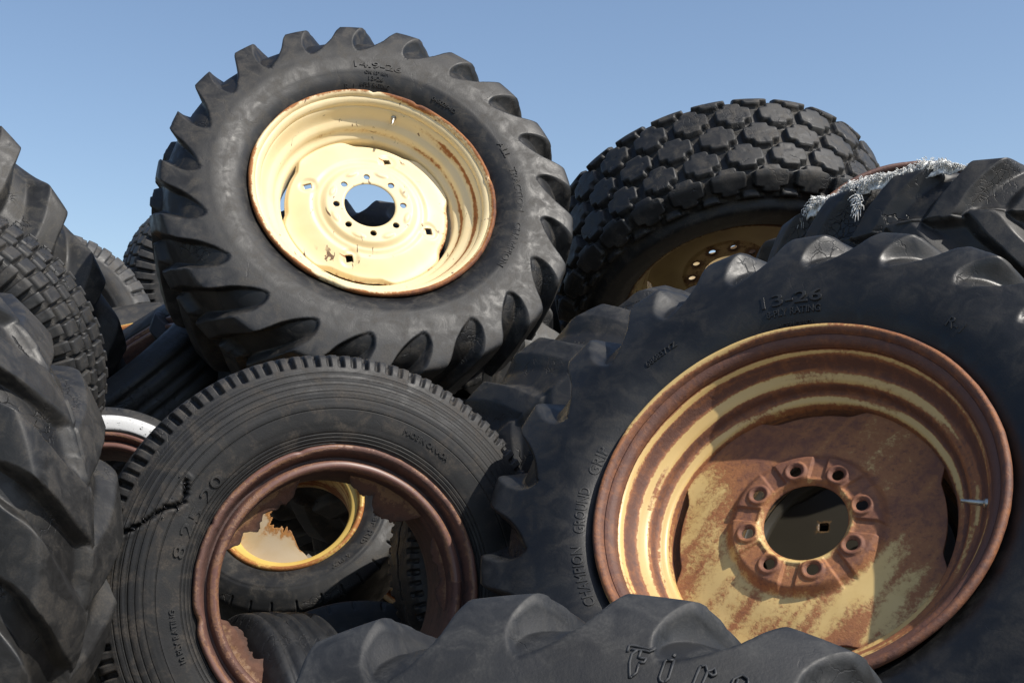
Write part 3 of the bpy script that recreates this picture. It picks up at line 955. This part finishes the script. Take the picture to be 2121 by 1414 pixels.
# ---- lug tyre in front at the bottom
Mf = pose(0, 0, 0, (-.06, .72, .69), flange=(.057, -.788, -1.093))
RF, RBF, WF = .60, .338, .185
rubf = rubber('rubber_lug_bluegrey', 71, base=.014, grey=.042, dust=(.09, .088, .082), dust_amt=.3, rough=.58, tint=(.95, 1.0, 1.08), cracks=.25)
tf = link('tractor_tyre', make_tyre('tractor_tyre', rubf, RF, RBF, WF, 'lug', 17, wearh=.80, wtop=.17, wbase=.30, phase=math.radians(89.5)), None, Mf)
tag(tf, 'blue grey lug tyre in the bottom foreground with raised blackletter letters', 'tyre')
# outlined blackletter strokes, in a 1 x 1 box per letter
LET = {'F': [[(.0, .80), (.02, 1.0), (.12, 1.02), (.30, 1.0), (.62, .96), (.78, 1.04)], [(.10, .88), (.45, .90), (.62, .88), (.78, 1.02)],
             [(.28, .90), (.14, .74), (.12, .45), (.20, .0), (.24, .04)], [(.24, .04), (.36, .18), (.38, .45)], [(.38, .88), (.34, .66), (.42, .64), (.56, .66), (.52, .52), (.38, .50)]],
       'i': [[(.10, .70), (.06, .66), (.02, .14), (.06, .04), (.18, .0)], [(.30, .74), (.28, .16), (.18, .0)], [(.10, .70), (.30, .74)], [(.22, .88), (.30, .92), (.28, .84), (.22, .88)]],
       'r': [[(.06, .72), (.02, .1), (.12, .0)], [(.30, .60), (.26, .12), (.12, .0)], [(.06, .72), (.20, .78), (.30, .60), (.46, .76), (.54, .60), (.46, .52), (.32, .58)]],
       'e': [[(.34, .40), (.50, .52), (.42, .74), (.24, .80), (.06, .60), (.06, .20), (.22, .02), (.48, .16)], [(.18, .64), (.18, .26), (.28, .14)], [(.34, .40), (.20, .44)]]}
paths = []
for ch, a in (('F', 84.0), ('i', 79.6), ('r', 75.4), ('e', 71.2)):
    for st in LET[ch]:
        fine = []
        for (p, q) in zip(st[:-1], st[1:]):
            for s in (0, .5):
                fine.append((p[0] * (1 - s) + q[0] * s, p[1] * (1 - s) + q[1] * s))
        fine.append(st[-1])
        pp = []
        for x, y in fine:
            r = .458 + y * .038
            th = math.radians(a) - (x + .06 * y - .3) * .036 / r
            pp.append((r * math.cos(th), r * math.sin(th), float(side_z(P_TRACTOR, RF, RBF, WF, r, 'l')) + .0005, .0016))
        paths.append(pp)
me = mesh_from('lettering', *tubes(paths, .002, 6), rubf)
at = me.attributes.new('wear', 'FLOAT', 'POINT'); at.data.foreach_set('value', np.full(len(me.vertices), .8, np.float32))
link('lettering', me, tf)

# ---- the other lug tyres
LUGS = [
    # px, py, d, normal, R, phase, chirality, label, material options
    (-494, 1146, 2.25, (-.10, .10, .98), .62, 8, 1, 'big lug tyre standing in the left foreground, largest tyre at the left edge', dict(base=.018, grey=.045, dust_amt=.35, rough=.52, cracks=.7)),
    (-160, 640, 4.20, (-.58, -.47, .66), .79, 0, 1, 'lug tyre at the upper left against the sky half in shade', dict(base=.02, grey=.046, dust=(.13, .115, .09), dust_amt=.4)),
    (1330, 1030, 3.30, (.40, -.64, .66), .60, 0, 1, 'cracked lug tyre wedged behind the rusty wheel below the block tread one', dict(base=.016, grey=.045, dust_amt=.3, cracks=1.0, crack_scale=60)),
    (790, 760, 4.15, (.30, .60, .74), .60, 4, 1, 'dusty grey lug tyre peeping out under the right of the cream wheel', dict(base=.05, grey=.10, dust=(.16, .14, .11), dust_amt=.5)),
    (660, 800, 4.45, (.25, .45, .86), .60, 0, 1, 'shaded lug tyre directly behind the left edge of the cream wheel', dict(base=.018, grey=.04, dust_amt=.2)),
    (-300, 1290, 2.95, (-.1, .2, .97), .60, 5, 1, 'dark lug tyre deep between the left foreground tyre and the truck tyre', dict(base=.018, grey=.04, dust_amt=.2)),
]
for i, (px, py, d, n, R, ph, ch, lab, mo) in enumerate(LUGS):
    m = rubber('rubber_lug_old', 100 + i, **mo)
    o = link('tractor_tyre', make_tyre('tractor_tyre', m, R, (.34, .47, .34, .34, .34, .34)[i], (.185, .24, .185, .185, .185, .185)[i], 'lug', 40 + i * 3, wearh=(.8, 1.0, .45, 1.0, 1.0, 1.0)[i], nlug=(18, 21, 21, 21, 21, 21)[i], wtop=(.22, .15, .15, .15, .15, .15)[i], phase=math.radians(ph), chir=ch, rings=TR_RINGS), None, pose(px, py, d, n))
    tag(o, lab, 'tyre')

# ---- tyres lower in the heap that carry the ones on top
for i, (cx, cy, cz, n, lab) in enumerate([
        (1.25, -.42, -3.45, (.05, .98, -.15), 'plain lug tyre low in the heap under the frayed tyre'),
        (1.05, -.86, -3.35, (-.08, .98, .05), 'lowest lug tyre lying flat on the dirt at the right of the heap'),
        (.55, -.62, -4.35, (.1, .97, .1), 'lug tyre lying flat low in the heap under the block tread wheel')]):
    o = link('tractor_tyre', bpy.data.objects['tractor_tyre.003'].data, None, pose(0, 0, 0, n, flange=(cx, cy, cz)))
    tag(o, lab, 'tyre')

# ---- smaller tyres
SMALL = [
    # name, px, py, d, normal, R, rb, W, tread, nlug, per, label, material options
    ('off_road_tyre', -146, 762, 2.75, (-.05, -.30, .95), .36, .21, .12, 'chunky', 58, 20, 'chunky block tread tyre at the left above the foreground lug tyre', dict(base=.015, grey=.042, dust_amt=.35, cracks=.6)),
    ('ribbed_tyre', 262, 818, 4.10, (-.55, .80, .30), .46, .285, .13, 'rib', 60, 14, 'shaded ribbed tyre leaning under the lower left of the cream wheel', dict(base=.018, grey=.035, dust_amt=.15)),
    ('off_road_tyre', 445, 600, 5.80, (.62, .0, .78), .42, .25, .12, 'chunky', 52, 20, 'small block tread tyre standing far back left of the cream wheel', dict(base=.03, grey=.06, dust_amt=.4)),
    ('worn_tyre', 100, 690, 5.20, (.5, .3, .8), .42, .25, .12, 'chunky', 40, 20, 'pale grey worn tyre edge far back right of the upper left tyre', dict(base=.06, grey=.11, dust_amt=.5)),
    ('diamond_tread_tyre', 690, 1196, 2.778, (.363, .198, .91), .462, .27, .11, 'diamond', 64, 24, 'worn tyre with a row of diamonds on its shoulder right behind the truck tyre', dict(base=.03, grey=.06, dust=(.15, .115, .08), dust_amt=.5)),
    ('bald_tyre', 560, 1640, 2.60, (-.85, .10, .50), .36, .21, .10, 'rib', 60, 14, 'dark blue grey ribbed tyre below the yellow rim inside the broken truck rim', dict(base=.022, grey=.045, dust_amt=.1, tint=(.9, 1.0, 1.2))),
    ('worn_tyre', 1150, 855, 5.00, (.2, .3, .93), .56, .28, .12, 'rib', 60, 14, 'dark tyre far back in the gap between the cream wheel and block tread wheel', dict(base=.012, grey=.03)),
    ('bald_tyre', 742, 1560, 3.00, (.3, .3, .9), .35, .21, .10, 'smooth', 32, 20, 'bald grey tyre with a sunlit patch under the yellow rim', dict(base=.05, grey=.09, dust_amt=.4)),
]
for i, (nm, px, py, d, n, R, rb, W, td, nl, pe, lab, mo) in enumerate(SMALL):
    m = rubber('rubber_small_old', 200 + i, **mo)
    o = link(nm, make_tyre(nm, m, R, rb, W, td, 70 + i * 5, nlug=nl, per=pe, rings=[(.1, .02, .002), (.5, .012, .0012)], nv_half=70), None, pose(px, py, d, n))
    tag(o, lab, 'tyre')
    if nm == 'ribbed_tyre':
        o['label'] = lab
        pr_ = [(r * 1.06, z * .95 + .10, u) for r, z, u in CPROF]
        solidify(link('rim', lathe('rim', pr_, redrust, 160, .002, 35), o), .004)


# ---- small wheels with rims
def small_wheel(nm, px, py, d, n, R, rb, W, tread, nl, pe, lab, mat, rim_mat, rs, **kw):
    w = empty(nm, pose(px, py, d, n), lab, 'wheel')
    link('tyre', make_tyre('tyre', mat, R, rb, W, tread, int(px) % 50, nlug=nl, per=pe, rings=[(.1, .02, .002), (.62, .012, .0012)], **kw), w)
    k = (rb + .012) / .2765
    link_r = solidify(link('rim', lathe('rim', [(r * k, z * W * 1.8 / .2 + W * .9, u) for r, z, u in CPROF], rim_mat, 160, .0015, rs), w), .004)
    return w


small_wheel('car_wheel', 214, 1088, 3.25, (.15, .35, .92), .297, .211, .08, 'rib', 60, 14, 'whitewall car tyre on red brown rim low between two foreground tyres',
            rubber('rubber_whitewall', 301, base=.03, grey=.06, dust_amt=.4, white=.60), redrust, 51, white=(.25, .68))
small_wheel('truck_wheel', 1112, 1165, 3.00, (.45, .25, .86), .352, .235, .095, 'truck', 90, 13, 'small zigzag tread wheel squeezed between the truck tyre and the rusty wheel',
            rubber('rubber_zigzag', 302, base=.034, grey=.065, dust=(.14, .11, .08), dust_amt=.5), redrust, 52)
small_wheel('truck_wheel', 905, 1080, 4.10, (.1, .12, .98), .40, .272, .10, 'smooth', 32, 20, 'shaded wheel with pale brown rim at the back of the hole in the truck rim',
            rubber('rubber_hidden', 303, base=.02, grey=.04), rustpaint('brown_cream_rim', 44, (.40, .29, .15), bias=.05), 53)
small_wheel('front_wheel', 305, 815, 5.00, (.05, .80, .60), .50, .315, .12, 'smooth', 32, 20, 'grey tyre lying flat far back with a sunlit yellow rim',
            rubber('rubber_far_grey', 304, base=.05, grey=.085, dust_amt=.5), yel, 54)
small_wheel('truck_wheel', 800, 1405, 3.00, (.06, .985, -.15), .40, .255, .10, 'smooth', 32, 20, 'dark tyre lying flat behind the foreground lug tyre with a brown rim edge',
            rubber('rubber_dark_flat', 305, base=.02, grey=.045, dust_amt=.15, tint=(.92, 1.0, 1.15)), rustpaint('olive_brown_rim', 45, (.20, .14, .06), bias=.1), 55)

# ---- wheel hidden behind the rusty one; its plate shows through the hub hole
n2v = Vector(n2).normalized()
wb = empty('tractor_wheel', pose(0, 0, 0, n2, off=.12, flange=(.72, -.43, -2.72)), 'shaded wheel whose shade darkened plate shows through the hub hole of the rusty wheel', 'wheel')
link('tyre', make_tyre('tyre', rubber('rubber_behind', 306), .43, .262, .13, 'smooth', 93, nlug=32, per=20), wb)
cream_shade = rustpaint('cream_paint_shade_dark', 46, (.040, .035, .025), rust1=(.03, .02, .015), bias=.0)  # cream paint and rust darkened to near black, shade put into the colour
solidify(link('rim', lathe('rim', [(r * .77, z * .77 + .12, u) for r, z, u in TR_PROF], cream_shade, 160, .0015, 57), wb), .005)
sqb = [(.12 * math.cos(math.radians(232 + 90 * k)), .12 * math.sin(math.radians(232 + 90 * k)), .010, 's', .1) for k in range(4)]
solidify(link('wheel_disc', disc('wheel_disc', cream_shade, .035, lambda th: scallop(th, .218, .205, 30), lambda R, T, X, Y, E: .05 + 0 * R, sqb,
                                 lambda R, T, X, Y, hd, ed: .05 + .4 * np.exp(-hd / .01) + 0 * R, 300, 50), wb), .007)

# ------------------------------------------------------------------ ground
s = NT('dry_dirt')
v = s.coord((0, 0, 0))
na, nb_, nc_ = s.noise(v, 1.2, 6, .6), s.noise(v, 14, 6, .65), s.noise(v, 120, 3, .6)
c = s.mix(s.ramp(na, .35, .65), (.16, .125, .085), (.24, .20, .14))
c = s.mix(s.ramp(nb_, .5, .7), c, (.12, .10, .07))
s.l(c, s.b.inputs['Base Color']); s.b.inputs['Roughness'].default_value = .95
s.l(s.bump(s.math('ADD', nb_, s.math('MULTIPLY', nc_, .4)), .8, .03), s.b.inputs['Normal'])
gx = np.concatenate([[-1500, -300, -80, -30], np.linspace(-12, 12, 90), [30, 80, 300, 1500]])
GX, GY = np.meshgrid(gx, gx, indexing='ij')
GP = np.stack([GX, GY, 0 * GX], -1)
near = sstep(14, 8, np.maximum(np.abs(GX), np.abs(GY)))
GP[..., 2] = near * (.035 * fbm(GP, .9, 3, 3))
gme = grid_mesh('ground', GP, False, False, mats=[s.m])
gme.flip_normals()
g = link('ground', gme)
g['kind'] = 'structure'; g['label'] = 'bare dry dirt yard under the heap of tyres'

# ------------------------------------------------------------------ light
SUN = Vector((.58, .78, .24)).normalized()               # towards the sun, camera axes
sw = (CAM_M.to_3x3() @ SUN).normalized()
elev = math.asin(sw.z)
sd = bpy.data.lights.new('sun', 'SUN')
sd.energy = 3.9; sd.angle = math.radians(.53); sd.color = (1.0, .945, .86)
so = bpy.data.objects.new('sun', sd); COL.objects.link(so)
so.rotation_euler = (-sw).to_track_quat('-Z', 'Y').to_euler()
w = bpy.data.worlds.new('World'); scene.world = w; w.use_nodes = True
nt = w.node_tree; nt.nodes.clear()
sky = nt.nodes.new('ShaderNodeTexSky'); sky.sky_type = 'NISHITA'; sky.sun_disc = False
sky.sun_elevation = elev
sky.sun_rotation = math.atan2(sw.x, sw.y)
sky.air_density = 1.0; sky.dust_density = 1.3; sky.ozone_density = 1.2; sky.altitude = 300
bg = nt.nodes.new('ShaderNodeBackground'); bg.inputs[1].default_value = .115
wo = nt.nodes.new('ShaderNodeOutputWorld')
nt.links.new(sky.outputs[0], bg.inputs[0]); nt.links.new(bg.outputs[0], wo.inputs[0])
vs = scene.view_settings
vs.view_transform = 'Standard'; vs.look = 'None'; vs.exposure = 0.42; vs.gamma = 1.0
scene.cycles.max_bounces = 8
print('SUN elev', math.degrees(elev), 'rot', math.degrees(sky.sun_rotation))
